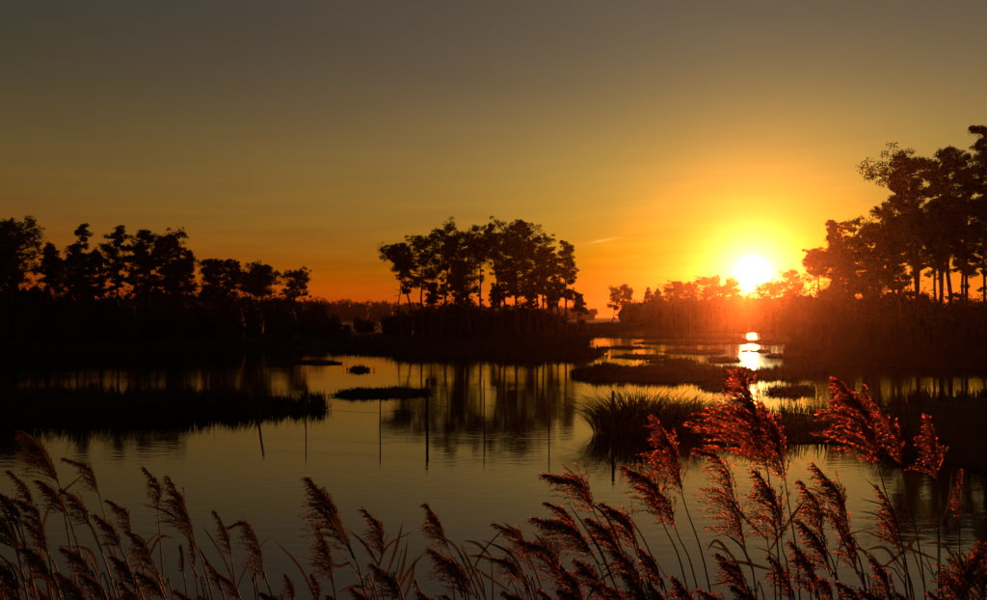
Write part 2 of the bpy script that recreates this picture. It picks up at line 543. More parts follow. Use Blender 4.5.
# ------------------------------------------------------------------ trees
def pine(label, bx, d, tx, ty, w, cb, style='round', group=None, name='pine_tree', dens=1.0, gz=0.3, bare=0.0, leaf=0.19):
    """bx, tx, ty: foot and top as seen in the photo; d: distance; w: half width of the crown and cb: its lowest foliage, both seen at d"""
    base = np.array([(bx - CX) / F * d, d, gz])
    top = P(tx, ty, d)
    top[1] += random.uniform(-1, 1)
    H = top[2] - gz
    wm = w * 1.08 / F * d
    t0 = np.clip((P(0, cb, d)[2] - gz) / H, 0.05, 0.9)
    o = thing(name, base, label, 'tree', group)
    n = 9
    ts = np.linspace(0, 1, n)
    bow = random.uniform(-0.25, 0.25)
    mid = np.array([random.uniform(-0.05, 0.05) * H, bow, 0])
    pts = np.array([base + (top - base) * t_ + mid * math.sin(math.pi * t_) + np.array([random.gauss(0, 0.06), random.gauss(0, 0.06), 0]) * (t_ > 0) for t_ in ts])
    r0 = 0.0082 * H + 0.04
    rad = r0 * (1 - ts) ** 0.75 + 0.025
    rad[0] *= 1.35
    tr = Acc()
    tr.tube(pts - base, rad, 7)
    cr = Acc()
    cents, rads = [], []
    at = lambda t_: np.array([np.interp(t_, ts, pts[:, i]) for i in range(3)])
    nb = int((10.8 + wm * 3.5) * dens)
    ang = random.random() * 6.28
    for i in range(nb):
        u = (i + random.random() * 0.9) / nb
        t_ = t0 + (0.985 - t0) * u
        if style == 'flat': pf = (0.45 + 0.75 * u) if u < 0.72 else 1.0 * math.sqrt(max(0.05, 1 - ((u - 0.72) / 0.30) ** 2))
        elif style == 'cone': pf = 1.0 - 0.86 * u
        elif style == 'tier': pf = (0.35 + 0.75 * math.sin(math.pi * min(1, u * 1.02 + 0.05))) * (1.0 if int(u * 5.2) % 2 == 0 or u > 0.75 else 0.45)
        else: pf = 0.25 + 0.85 * math.sqrt(max(0.0, 1 - (1.7 * u - 0.95) ** 2)) if u < 0.97 else 0.3
        ang += 2.4 + random.uniform(-0.6, 0.6)
        L = wm * pf * random.uniform(0.45, 1.25)
        rise_ = random.uniform(0.0, 0.45) if style != 'cone' else random.uniform(-0.1, 0.25)
        if u < 0.25: rise_ -= 0.25
        s = at(t_)
        dirv = np.array([math.cos(ang), math.sin(ang), rise_])
        e = s + dirv * L
        m_ = s + dirv * L * 0.5 + np.array([random.gauss(0, 0.08), random.gauss(0, 0.08), -0.07 * L + random.gauss(0, 0.05)])
        rb = max(0.018, 0.026 * L + 0.012)
        tr.tube(np.array([s, m_, e]) - base, [rb, rb * 0.7, rb * 0.3], 4, cap=False)
        if random.random() < bare: continue
        twigs = [(s, e)]
        for k in range(1 + int(L > 0.9)):                                # forked twigs
            q = random.uniform(0.35, 0.75)
            f0 = s + (e - s) * q
            f1 = f0 + np.array([random.gauss(0, 0.4), random.gauss(0, 0.4), random.uniform(-0.12, 0.4)]) * max(0.5, L * 0.75)
            tr.tube(np.array([f0, f1]) - base, [rb * 0.5, rb * 0.2], 3, cap=False)
            twigs.append((f0, f1))
        for f0, f1 in twigs:
            k = 5
            for c in range(k):
                q = 0.25 + 0.85 * (c + random.random() * 0.9) / k
                pos = f0 + (f1 - f0) * q + np.array([random.gauss(0, 0.22), random.gauss(0, 0.22), 0.06 + random.gauss(0, 0.17)]) * max(0.7, L * 0.7)
                cents.append(pos - base)
                r1 = (0.17 + 0.085 * L) * random.uniform(0.5, 1.45) * (leaf / 0.19) ** 0.5
                rads.append((r1 * 1.15, r1 * 1.15, r1 * random.uniform(0.6, 1.0)))
    # dead stubs and stray sprays low on the trunk
    for i in range(random.randint(3, 7)):
        t_ = random.uniform(0.25, 1) * t0
        s = at(t_); ang += 2.1
        L = wm * random.uniform(0.15, 0.5)
        e = s + np.array([math.cos(ang), math.sin(ang), random.uniform(-0.3, 0.3)]) * L
        tr.tube(np.array([s, e]) - base, [0.025, 0.01], 3, cap=False)
        if random.random() < 0.45:
            for q in (0.7, 1.0):
                cents.append(s + (e - s) * q - base); rads.append((0.3, 0.3, 0.18))
    cents.append(at(0.985) - base); rads.append((0.4, 0.4, 0.35))
    if cents:
        leaf_cloud(cr, cents, rads, 50 if leaf < 0.3 else 24, leaf * 0.66)
    tr.build('trunk', 'bark', o, smooth=True)
    cr.build('crown', 'needles', o)
    return o


def shrub(label, bx, d, ty, w, group=None, gz=0.25, name='shrub', n=None):
    base = np.array([(bx - CX) / F * d, d, gz])
    H = P(0, ty, d)[2] - gz
    wm = w / F * d
    o = thing(name, base, label, 'shrub', group)
    st, cr = Acc(), Acc()
    cents, rads = [], []
    k = n or max(7, int(wm * 5))
    for i in range(k):
        th = random.random() * 6.28; rr = math.sqrt(random.random())
        x, y = wm * rr * math.cos(th), wm * 0.7 * rr * math.sin(th)
        hz = H * (1.08 - 0.3 * rr ** 2) * random.uniform(0.82, 1.03)
        r = max(0.3, H * 0.22) * random.uniform(0.8, 1.2)
        cents.append((x, y, hz - r * 0.45)); rads.append((r * 1.2, r * 1.2, r))
        cents.append((x * 1.05, y * 1.05, hz * 0.55)); rads.append((r * 1.3, r * 1.3, r * 1.2))
        st.tube([(x * 0.15, y * 0.15, -0.1), (x * 0.5, y * 0.5, hz * 0.35), (x, y, hz * 0.8)], [0.05, 0.035, 0.015], 5)
        lump(cr, (x * 0.8, y * 0.8, hz * 0.42), (r * 0.85, r * 0.85, hz * 0.44))
    leaf_cloud(cr, cents, rads, 80, 0.0019 * d)
    st.build('stem', 'bark', o)
    cr.build('foliage', 'leaves', o)
    return o


random.seed(21)
GC, GL, GR, GF = 'pines of the central grove', 'pines of the left grove', 'pines of the right grove', 'trees on the far shore'
# central grove
pine('leaning pine with a high sparse crown at the left end of the central grove', 416, 100, 396, 247, 18, 276, 'flat', GC, dens=1.15)
pine('short broken snag with bare limbs left of the leaning pine', 402, 98, 401, 279, 15, 296, 'tier', GC, name='dead_tree', dens=0.5, bare=0.8)
pine('second pine from the left of the central grove, rounded crown', 424, 102, 427, 237, 18, 288, 'round', GC, dens=1.1)
pine('pine with a domed crown left of the tallest left half top', 440, 98, 447, 230, 18, 293, 'round', GC, dens=1.2)
pine('slim pine behind the domed crowns in the left half of central grove', 452, 106, 455, 238, 15, 290, 'round', GC)
pine('broad topped pine just left of the orange gap in the central grove', 470, 100, 470, 232, 18, 294, 'round', GC, dens=1.3)
pine('thin straight pine at the left edge of the orange gap', 479, 104, 480, 240, 9, 262, 'flat', GC, dens=0.8)
pine('pine reaching over the orange gap with a small tufted top', 503, 103, 491, 226, 12, 258, 'flat', GC, dens=0.9)
pine('tallest pine of the central grove with a dense full crown', 519, 99, 520, 222, 23, 296, 'round', GC, dens=1.7)
pine('dense pine close behind the tallest central pine', 508, 104, 508, 236, 17, 300, 'round', GC, dens=1.4)
pine('pine right of the tallest one with lower shoulder crown', 537, 101, 535, 237, 16, 298, 'round', GC, dens=1.2)
pine('slender pine with an open crown near the right of central grove', 547, 97, 548, 249, 14, 294, 'tier', GC)
pine('small bent pine leaning against the right end trees of the central grove', 560, 100, 552, 258, 12, 290, 'tier', GC, dens=0.8)
pine('isolated layered pine at the right end of the central grove', 565, 98, 566, 242, 20, 300, 'tier', GC, dens=1.0)
for x, tx, ty, w, cb, lab in ((431, 434, 283, 8, 303, 'young pine under the second pine from left in the central grove'), (461, 459, 279, 9, 302, 'young pine between the domed and broad topped central pines'),
                          (497, 495, 288, 7, 306, 'young pine at the right edge of the orange gap'), (529, 531, 282, 9, 306, 'young pine right of the tallest central pine foot'),
                          (554, 551, 288, 8, 308, 'young pine below the small bent pine'), (577, 579, 294, 7, 312, 'lowest young pine at the right end of the central grove')):
    pine(lab, x, 101, tx, ty, w, cb, 'cone', GC, dens=0.9)
# left grove
pine('dense pine at the left edge of the picture', 18, 82, 14, 225, 24, 282, 'round', GL, dens=1.5)
pine('pine cut by the left edge of the picture', -12, 80, -14, 232, 22, 285, 'round', GL, dens=1.3)
pine('small fan crowned pine left of the tall narrow one', 47, 86, 48, 245, 16, 284, 'tier', GL)
pine('tall narrow pine with an open tiered top in the left grove', 72, 84, 75, 225, 17, 292, 'tier', GL, dens=1.1)
pine('lower bushy pine at the foot of the tall narrow pine', 84, 82, 84, 259, 16, 297, 'round', GL, dens=1.2)
pine('short pine with a flat cap and side limbs before the dip in the left grove', 100, 85, 95, 251, 16, 296, 'tier', GL)
pine('flat topped pine starting the taller middle part of left grove', 124, 86, 121, 229, 15, 290, 'flat', GL, dens=1.1)
pine('round topped pine in the middle of the left grove', 147, 88, 145, 231, 17, 290, 'flat', GL, dens=1.2)
pine('pine with a sloping dense crown right of the round topped one', 166, 90, 168, 238, 20, 288, 'round', GL, dens=1.4)
pine('low pine with an outstretched limb where the left grove steps down', 186, 92, 190, 251, 14, 292, 'tier', GL)
pine('small spreading pine first in the low right part of the left grove', 214, 100, 214, 262, 14, 294, 'flat', GL, dens=1.1)
pine('broad low pine in the right part of the left grove', 231, 104, 232, 261, 15, 296, 'round', GL, dens=1.1)
pine('broad low pine second from the right end of the left grove', 264, 112, 264, 269, 19, 296, 'round', GL, dens=1.2)
pine('last small pine at the right end of the left grove', 297, 122, 297, 273, 13, 298, 'round', GL, dens=1.1)
# right grove
pine('cone shaped pine nearest the sun at the left end of right grove', 838, 88, 832, 221, 27, 304, 'cone', GR, dens=1.5)
pine('slim pine second from the left in the right grove', 858, 86, 856, 220, 16, 298, 'round', GR, dens=1.1)
pine('stepped pine below the big crowned one in the right grove', 882, 82, 881, 204, 19, 294, 'round', GR, dens=1.2)
pine('big pine with a wide left reaching crown in the right grove', 921, 66, 908, 157, 29, 232, 'flat', GR, dens=1.4)
pine('dense pine behind the big wide crowned pine', 938, 74, 930, 162, 22, 262, 'round', GR, dens=1.4)
pine('high topped pine third from the right edge', 954, 68, 953, 146, 20, 250, 'round', GR, dens=1.5)
pine('tallest pine touching the right edge of the picture', 986, 66, 986, 130, 24, 250, 'flat', GR, dens=2.0)
pine('dark pine between the two tallest pines at right', 970, 76, 970, 170, 20, 272, 'round', GR, dens=1.4)
pine('pine mostly cut off by the right edge', 1018, 70, 1016, 140, 26, 250, 'round', GR, dens=1.3)
pine('lower pine filling the middle of the right grove', 902, 80, 899, 222, 20, 294, 'round', GR, dens=1.3)
pine('thin pine among the trunks right of the big wide crowned one', 945, 84, 944, 214, 15, 270, 'tier', GR)
pine('low young pine at the foot of the right grove', 868, 84, 870, 250, 14, 296, 'round', GR)
for x, d, ty, w in ((893, 92, 218, 14), (934, 96, 200, 15), (960, 92, 196, 16), (984, 96, 186, 16), (915, 94, 208, 15), (1004, 92, 184, 16), (822, 96, 250, 13), (847, 96, 240, 13), (872, 98, 232, 13)):
    pine('pine in the dark rear rank of the right grove', x, d, x + random.uniform(-4, 4), ty, w, 276, 'round', 'rear pines of the right grove', dens=1.1)
for x, d, ty, w in ((4, 100, 250, 14), (60, 98, 262, 12), (136, 104, 250, 12), (178, 106, 264, 13), (248, 124, 276, 12)):
    pine('pine in the dark rear rank of the left grove', x, d, x + random.uniform(-4, 4), ty, w, 292, 'round', 'rear pines of the left grove', dens=1.1)
# trees of the far shore
pine('lone leaning pine at the left end of wooded hump', 612, 300, 621, 287, 11, 309, 'flat', GF, leaf=0.5, dens=0.6)
pine('thin pine beside the lone leaning pine', 625, 310, 629, 290, 6, 304, 'flat', GF, leaf=0.5, dens=0.5)
pine('small pointed treetop poking above the wooded hump', 648, 320, 648, 287, 5, 298, 'cone', GF, leaf=0.5, dens=0.5)
pine('second pointed treetop above the wooded hump', 657, 320, 658, 289, 4, 298, 'cone', GF, leaf=0.5, dens=0.5)
pine('flat crowned tree above the wooded hump left of the sun', 676, 310, 676, 283, 12, 301, 'flat', GF, leaf=0.55, dens=0.6)
pine('flat crowned tree joined to its neighbour left of the sun', 690, 312, 690, 285, 11, 301, 'flat', GF, leaf=0.55, dens=0.6)
pine('round tree at the lower left of the sun', 714, 305, 714, 278, 14, 305, 'round', GF, leaf=0.55, dens=0.7)
pine('round tree directly under the left side of the sun', 732, 300, 732, 283, 13, 306, 'round', GF, leaf=0.55, dens=0.7)
pine('low tree below the right side of the sun', 772, 260, 772, 284, 14, 308, 'round', GF, leaf=0.5, dens=0.7)
pine('tree between the sun and the right grove', 793, 240, 793, 272, 14, 306, 'round', GF, leaf=0.5, dens=0.8)

# understory
random.seed(33)
where_c = {390: 'left of the broken snag', 404: 'at the foot of the broken snag', 421: 'at the foot of the leaning pine', 438: 'under the domed pine', 456: 'second left of the orange gap',
           474: 'just left of the orange gap', 492: 'inside the orange gap', 508: 'just right of the orange gap', 524: 'under the tallest pine', 542: 'under the slender open pine', 560: 'before the isolated layered pine', 580: 'at the far right end'}
for (x, ty, w) in ((390, 316, 8), (404, 312, 9), (421, 308, 11), (438, 303, 13), (456, 297, 15), (474, 301, 12), (492, 309, 11), (508, 310, 11), (524, 303, 15), (542, 309, 12), (560, 315, 10), (580, 320, 9)):
    shrub('dark shrub of the central grove, ' + where_c[x], x, 104, ty, w, 'undergrowth of the central grove')
spots = ((-16, 279, 24, 'cut by the left edge of picture'), (14, 281, 22, 'under the dense pine at the left edge'), (42, 284, 20, 'under the small fan crowned pine'), (66, 288, 18, 'left of the tall narrow pine foot'), (88, 289, 18, 'under the lower bushy pine'),
         (110, 291, 17, 'in the dip of the left grove'), (132, 286, 18, 'under the flat topped pine'), (155, 283, 18, 'under the round topped pine'), (177, 284, 18, 'under the sloping dense pine'), (198, 286, 17, 'where the left grove steps down'),
         (220, 289, 17, 'under the small spreading pine'), (243, 291, 17, 'under the broad low pine'), (266, 294, 17, 'under the second last pine'), (290, 294, 15, 'under the last small pine'), (314, 300, 9, 'just past the last small pine'), (337, 317, 9, 'on the open flat past the left grove'), (364, 318, 9, 'midway between left and central groves'))
for x, ty, w, wh in spots:
    shrub('dark shrub of the left grove, ' + wh, x, 92 + max(0, x) * 0.07, ty, w * 1.15, 'undergrowth of the left grove')
for i in range(15):
    x = -30 + 26 * i
    shrub('low shrub in the row nearest the left shore', x, 76 + random.uniform(-3, 3) + max(0, x) * 0.05, (303 if x < 285 else 321) + random.uniform(-3, 3), 16, 'shrubs along the left shore')
for x, ty, w, wh in ((804, 286, 18, 'at the end nearest the sun'), (828, 280, 17, 'under the cone shaped pine'), (850, 283, 17, 'under the slim second pine'), (873, 285, 17, 'under the low young pine'), (896, 287, 17, 'under the lower middle pine'),
                     (918, 291, 15, 'at the foot of the big wide crowned pine'), (940, 296, 15, 'right of the big wide crowned pine'), (962, 297, 16, 'under the high topped pine'), (988, 295, 18, 'cut by the right edge')):
    shrub('dark shrub of the right grove, ' + wh, x, 90, ty, w, 'undergrowth of the right grove')
for i in range(8):
    shrub('low shrub in the row nearest the right shore', 818 + 26 * i, 62 + random.uniform(-3, 3), 312 + random.uniform(-3, 3), 16, 'shrubs along the right shore')

# far wood along the horizon: one mass
random.seed(5)
for nm, lab, cs in (
    ('far_wood', 'dark wooded hump on the far shore left of the sun', [(624 + 5.2 * i, 295 + 3 * math.exp(-((i - 0) / 1.5) ** 2) * 2.5 + random.uniform(-1.5, 2), 330) for i in range(38)]),
    ('far_wood', 'low distant treeline between the left and central groves', [(285 + 6 * i, 300 + 7 * min(1, i / 50) + random.uniform(-1.3, 1.3), 430) for i in range(52)]),
    ('far_wood', 'distant treeline behind the left grove', [(-160 + 8 * i, 296 + random.uniform(-2, 2), 300) for i in range(56)]),
    ('far_wood', 'distant treeline behind the right grove', [(800 + 7 * i, 297 + random.uniform(-2, 2), 260) for i in range(50)]),
):
    acc = Acc(); cents, rads = [], []
    for x, ty, d in cs:
        d = d + random.uniform(-10, 10)
        p = P(x, ty, d); H = p[2]
        r = H * 0.33
        lump(acc, (p[0], p[1], H * 0.38), (r * 1.0, r * 1.4, H * 0.42))
        for k in range(5):
            cents.append((p[0] + random.uniform(-1, 1) * r, p[1] + random.uniform(-1, 1) * r, H * random.uniform(0.35, 0.9)))
            rads.append((r * 0.8, r * 0.8, r * 0.55))
    leaf_cloud(acc, cents, rads, 70, 0.0019 * d)
    tag(acc.build(nm, 'leaves'), lab, kind='stuff')

# ------------------------------------------------------------------ fence in the water
random.seed(9)
FD = 20.6
posts = [  # x foot, y of foot on the water, x top, y top, radius, label
    (259, 424, 264, 390, 0.027, 'leaning fence post at the tip of the left spit'),
    (306, 423, 306, 384, 0.014, 'thin upright fence post between the leaning post and the narrow islet'),
    (380, 428, 380, 392, 0.015, 'thin fence post right below the narrow islet'),
    (427, 424, 427, 379, 0.036, 'thickest fence post standing in the open water'),
    (484, 424, 484, 379, 0.014, 'thin fence post next right of the thickest post'),
    (549, 426, 549, 378, 0.016, 'tall thin fence post below the right end of the central grove'),
    (613, 438, 613, 391, 0.036, 'stout fence post behind the spiky grass tussock'),
]
tops = []
for x0, y0, x1, y1, r, lab in posts:
    b0 = G0(x0, y0); d = b0[1]
    tp = P(x1, y1, d)
    o = thing('fence_post', (b0[0], b0[1], 0), lab, 'fence post', 'posts of the sunken fence')
    ac = Acc()
    k = 7
    pts = [np.array([0, 0, -0.5]), np.array([0, 0, 0.0]), (tp - b0) * 0.5 + np.array([random.gauss(0, 0.006), 0, 0]), (tp - b0) * 0.985, (tp - b0) + np.array([0.01, 0, 0])]
    ac.tube(pts, [r * 1.06, r * 1.03, r, r * 0.93, r * 0.6], k)
    ac.build('post', 'post', o)
    stp = Acc()
    stp.tube([(tp - b0) * 0.78 + np.array([0, -r * 1.0, 0.012]), (tp - b0) * 0.78 + np.array([0, -r * 1.25, 0]), (tp - b0) * 0.78 + np.array([0, -r * 1.0, -0.012])], [0.003, 0.003, 0.003], 4)
    stp.build('staple', 'wire', o)
    tops.append((b0, tp, r))
# two strands of wire run from post to post and on into the bank at right
ends = tops + [(G0(742, 434), P(742, 396, G0(742, 434)[1]), 0.05)]
for fr, lab in ((0.78, 'upper rusty wire strung along the fence posts'), (0.42, 'lower rusty wire strung along the fence posts')):
    ac = Acc()
    path = []
    for (a0, a1, ra), (c0, c1, rc) in zip(ends[:-1], ends[1:]):
        A = a0 + (a1 - a0) * fr + np.array([0, -ra - 0.004, 0]); C = c0 + (c1 - c0) * fr + np.array([0, -rc - 0.004, 0])
        for k in range(8):
            u = k / 8
            path.append(A + (C - A) * u - np.array([0, 0, 0.10 * u * (1 - u)]))
    ac.tube(path, [0.0045] * len(path), 4)
    tag(ac.build('fence_wire', 'wire'), lab, 'wire', 'wires of the sunken fence')

# ------------------------------------------------------------------ spiky tussock in the water
def tussock(cx, cy, d, w, h, nb, label, spread=1.0):
    c = G0(cx, cy)
    o = thing('grass_tussock', (c[0], c[1], 0), label, 'grass tussock', 'spiky grass tussocks')
    ac = Acc()
    for i in range(nb):
        th = random.random() * 6.28
        rr = random.random() ** 0.6
        bx, by = w * 0.5 * rr * math.cos(th), w * 0.3 * rr * math.sin(th)
        th += random.gauss(0, 0.35)
        out = np.array([math.cos(th), math.sin(th), 0]) * (0.15 + rr * random.uniform(0.3, 1.25)) * spread
        L = h * random.uniform(0.5, 1.2)
        dr_ = random.uniform(0.0, 0.95) * rr
        p0 = np.array([bx, by, -0.05])
        p1 = p0 + (np.array([0, 0, 0.50]) + out * 0.30) * L
        p2 = p1 + (np.array([0, 0, 0.32 - 0.25 * dr_]) + out * 0.42) * L
        p3 = p2 + (np.array([0, 0, 0.16 - 0.55 * dr_]) + out * 0.40) * L
        sd = np.array([-math.sin(th + random.uniform(-1, 1)), math.cos(th) * 0.5, 0.1]) * 0.0075
        ac.add([p0 - sd, p0 + sd, p1 - sd, p1 + sd, p2 - sd * 0.7, p2 + sd * 0.7, p3], [(0, 1, 3), (0, 3, 2), (2, 3, 5), (2, 5, 4), (4, 5, 6)])
    ac.build('blades', 'tussock', o)
    rt = Acc()
    lump(rt, (0, 0, 0.03), (w * 0.38, w * 0.3, h * 0.22), 12, 6)
    rt.build('root_mound', 'mud', o)


random.seed(4)
tussock(638, 433, 0, 1.9, 0.98, 1900, 'round spiky tussock of grass standing in water behind the stout post', 1.3)
tussock(692, 430, 0, 1.3, 0.80, 1000, 'spiky tussock joining the round one to the right bank', 0.9)
tussock(760, 436, 0, 1.2, 0.62, 900, 'spiky tussock on the right bank behind the tall red plume', 0.8)
tussock(905, 446, 0, 1.2, 0.6, 800, 'spiky tussock on the right bank behind the right hand plumes', 0.8)

# ------------------------------------------------------------------ reeds
def curve(p, n):
    """smooth curve through control points (Catmull-Rom)"""
    p = np.asarray(p, float)
    q = np.concatenate([[2 * p[0] - p[1]], p, [2 * p[-1] - p[-2]]])
    out = []
    m = len(p) - 1
    for u in np.linspace(0, m, n):
        i = min(int(u), m - 1); f = u - i
        a, b_, c, d_ = q[i], q[i + 1], q[i + 2], q[i + 3]
        out.append(0.5 * ((2 * b_) + (c - a) * f + (2 * a - 5 * b_ + 4 * c - d_) * f * f + (3 * b_ - a - 3 * c + d_) * f ** 3))
    return np.array(out)


def reed_leaf(parent, p0, p1, p2, wid):
    ac = Acc()
    pts = curve([p0, p1, p2], 9)
    for i in range(len(pts) - 1):
        pass
    tn = np.gradient(pts, axis=0); tn /= np.linalg.norm(tn, axis=1)[:, None]
    side = np.cross(tn, np.array([0.3, -1.0, 0.2])); side /= np.linalg.norm(side, axis=1)[:, None]
    nrm = np.cross(side, tn)
    k = len(pts)
    ww = wid * np.sin(np.pi * np.clip(np.linspace(0.12, 1.0, k), 0, 1)) ** 0.7
    ww[-1] = 0.0004
    v = np.concatenate([pts - side * ww[:, None], pts + nrm * ww[:, None] * 0.25, pts + side * ww[:, None]])
    f = []
    for i in range(k - 1):
        for a, c in ((0, k), (k, 2 * k)):
            f += [(a + i, c + i, c + i + 1), (a + i, c + i + 1, a + i + 1)]
    ac.add(v, f)
    ac.build('leaf', 'leaf', parent, smooth=True)


def reed(label, d, tip, neck, foot, full=1.0, bulge=0.12, group=None, leaves=1, wind=1.0, mids=None):
    """tip, neck: ends of the plume as seen in the photo; foot: where the stem leaves the frame; d: distance"""
    T, N = P(tip[0], tip[1], d), P(neck[0], neck[1], d)
    Fp = P(foot[0], foot[1], d)
    dr = (Fp - N); dr = dr / max(1e-6, -dr[2])
    zb = bank_z(d)
    base = Fp + np.array([dr[0] * 0.6, 0.12, -1.0]) * max(0.2, (Fp[2] - zb))
    base[2] = bank_z(base[1]) - 0.02
    o = thing('reed', base, label, 'reed', group)
    stem = curve([base, Fp, N], 14) - base
    st = Acc()
    rs = np.linspace(0.0042, 0.0019, 14)
    st.tube(stem, rs, 6)
    # joints on the stem
    for q in (4, 7, 10):
        st.tube([stem[q] - (stem[q + 1] - stem[q]) * 0.03, stem[q], stem[q] + (stem[q + 1] - stem[q]) * 0.03], [rs[q], rs[q] * 1.5, rs[q]], 6, cap=False)
    st.build('stem', 'stem', o, smooth=True)
    # plume
    ax = T - N; L = np.linalg.norm(ax)
    perp = np.array([ax[2], 0, -ax[0]]) / L
    if perp[2] < 0: perp = -perp
    ctrl = [N] + [P(m[0], m[1], d) for m in (mids or [])] + ([N + ax * 0.5 + perp * L * bulge] if not mids else []) + [T]
    rach = curve(ctrl, 24)
    pl = Acc()
    pl.tube(rach - base, np.linspace(0.0018, 0.0005, 24), 4)
    tg = np.gradient(rach, axis=0); tg /= np.linalg.norm(tg, axis=1)[:, None]
    nbr = int((56 + 320 * L) * (0.75 + 0.35 * full))
    S0, S1, S2, SA = [], [], [], []
    for i in range(nbr):
        s = (i + random.random()) / nbr
        s = s ** 0.9 * 0.97
        q = s * 23; k = min(22, int(q)); f = q - k
        p = rach[k] * (1 - f) + rach[k + 1] * f
        tan = tg[k]
        env = (0.62 + 0.5 * math.sin(math.pi * min(1, s * 1.25 + 0.18))) * (1 - 0.72 * s ** 1.6)
        Lb = L * 0.57 * full * env * random.uniform(0.6, 1.15)
        th = random.random() * 6.28
        rnd = np.array([math.cos(th), 0.8 * math.sin(th), 0.45 * math.sin(th * 1.7)])
        dv = tan * random.uniform(0.7, 1.15) + rnd * 0.46 + np.array([-0.42 * wind * random.uniform(0.4, 1.3), 0, -0.05])
        dv /= np.linalg.norm(dv)
        m = max(5, int(Lb / 0.0042))
        u = np.linspace(0.12, 1, m)
        line = p + dv * (Lb * u)[:, None] + np.array([-0.10 * wind, 0, -0.34])[None] * (Lb * u ** 2.2)[:, None] * random.uniform(0.5, 1.3)
        dl = np.gradient(line, axis=0); dl /= np.linalg.norm(dl, axis=1)[:, None] + 1e-9
        # thread of the branchlet
        if m >= 4:
            ids = [0, m // 2, m - 1]
            w3 = np.cross(dl[ids], [0, 1, 0.0]); w3 /= np.linalg.norm(w3, axis=1)[:, None] + 1e-9
            tl = line[ids]
            pl.add(np.concatenate([tl - w3 * 0.0005, tl + w3 * 0.0005]) - base, [(0, 3, 4), (0, 4, 1), (1, 4, 5), (1, 5, 2)])
        S0.append(line); SA.append(dl)
    c = np.concatenate(S0); a = np.concatenate(SA)
    mm = len(c)
    a = a + rng.normal(size=(mm, 3)) * 0.42; a /= np.linalg.norm(a, axis=1)[:, None]
    b_ = np.cross(a, rng.normal(size=(mm, 3))); b_ /= np.linalg.norm(b_, axis=1)[:, None] + 1e-9
    ln = (0.0065 + 0.0075 * rng.random((mm, 1))); wd = ln * 0.13 + 0.0003
    c = c + rng.normal(size=(mm, 3)) * 0.0014 - base
    v = np.stack([c, c + a * ln * 0.4 + b_ * wd, c + a * ln, c + a * ln * 0.4 - b_ * wd], 1).reshape(-1, 3)
    of = np.arange(mm)[:, None] * 4
    pl.add(v, np.concatenate([of + np.array([[0, 1, 2]]), of + np.array([[0, 2, 3]])]))
    pl.build('plume', 'plume', o)
    for i in range(leaves if random.random() < 0.6 else 0):
        u = random.uniform(0.55, 0.85)
        p0 = stem[int(u * 13)]
        sg = random.choice((-1, -1, 1))
        ll = random.uniform(0.16, 0.32)
        p1 = p0 + np.array([sg * 0.22 * ll, random.uniform(-0.06, 0.06), 0.5 * ll])
        p2 = p1 + np.array([sg * 0.3 * ll + random.gauss(0, 0.02), random.uniform(-0.06, 0.06), random.uniform(0.05, 0.45) * ll])
        reed_leaf(o, p0, p1, p2, random.uniform(0.0028, 0.0055))
    return o


random.seed(77)
GD = 'reeds of the foreground bank'
R_ = []
def rr(label, d, tip, neck, foot, full=1.0, bulge=0.12, leaves=1, wind=1.0, mids=None):
    reed(label, d, tip, neck, foot, full * (0.82 if tip[0] < 400 else 1.0), bulge, GD, leaves, wind, mids)

cl = 'dark reed in the crowded clump at the lower left corner'
rr('tallest reed at far left with a wide wind-blown plume', 2.9, (22, 431), (60, 488), (79, 600), 1.15, 0.10, 1)
rr('reed with a thin drooping plume right of the tallest far left one', 3.1, (63, 458), (99, 494), (127, 600), 0.7, 0.20, 1)
rr('lone slender reed standing apart right of the left clump', 3.3, (144, 467), (158, 511), (165, 600), 0.75, 0.16, 0)
rr('reed with its plume tucked right below the tallest left one', 2.8, (38, 480), (68, 515), (92, 600), 1.0, 0.1)
rr(cl, 2.9, (62, 489), (91, 527), (117, 600), 0.95)
rr(cl, 3.0, (107, 500), (131, 533), (151, 600), 0.85, 0.18)
rr(cl, 2.8, (95, 515), (121, 550), (138, 600), 0.9)
rr(cl, 2.7, (-2, 492), (22, 528), (36, 600), 1.0)
rr(cl, 2.8, (14, 499), (43, 535), (58, 600), 0.9, 0.2)
rr(cl, 2.6, (-14, 510), (16, 550), (28, 600), 1.1)
rr(cl, 2.9, (128, 530), (152, 567), (167, 600), 0.95)
rr(cl, 2.6, (22, 548), (52, 580), (62, 602), 1.1)
rr(cl, 2.7, (62, 548), (92, 578), (103, 602), 1.0)
rr(cl, 2.7, (138, 572), (162, 598), (170, 612), 1.0)
rr(cl, 2.6, (82, 574), (106, 602), (114, 618), 1.0)
rr(cl, 2.5, (-8, 560), (18, 596), (24, 612), 1.1)
rr(cl, 3.0, (8, 470), (34, 512), (50, 600), 0.7)
rr(cl, 2.9, (24, 520), (50, 556), (66, 600), 0.9)
rr(cl, 2.8, (112, 556), (136, 588), (146, 606), 0.9)
rr('reed with a long open plume left of centre, third tall one from left', 3.0, (168, 477), (194, 540), (213, 600), 1.0, 0.06)
rr('thin tufted reed left of the sharply bent plume', 3.3, (214, 510), (231, 556), (237, 600), 0.6, 0.08, 1)
rr('reed whose plume bends over sharply to the left', 3.0, (229, 527), (263, 578), (273, 600), 0.8, 0.3, 1, mids=[(259, 548), (247, 524)])
sl_ = 'small short reed low at the bottom left of centre'
rr(sl_, 3.5, (181, 545), (183, 573), (188, 600), 0.4, 0.05, 0)
rr(sl_, 3.5, (190, 534), (194, 568), (199, 600), 0.4, 0.05, 0)
rr(sl_, 3.2, (206, 561), (220, 590), (226, 604), 0.6)
rr(sl_, 3.2, (219, 574), (238, 598), (245, 612), 0.8)
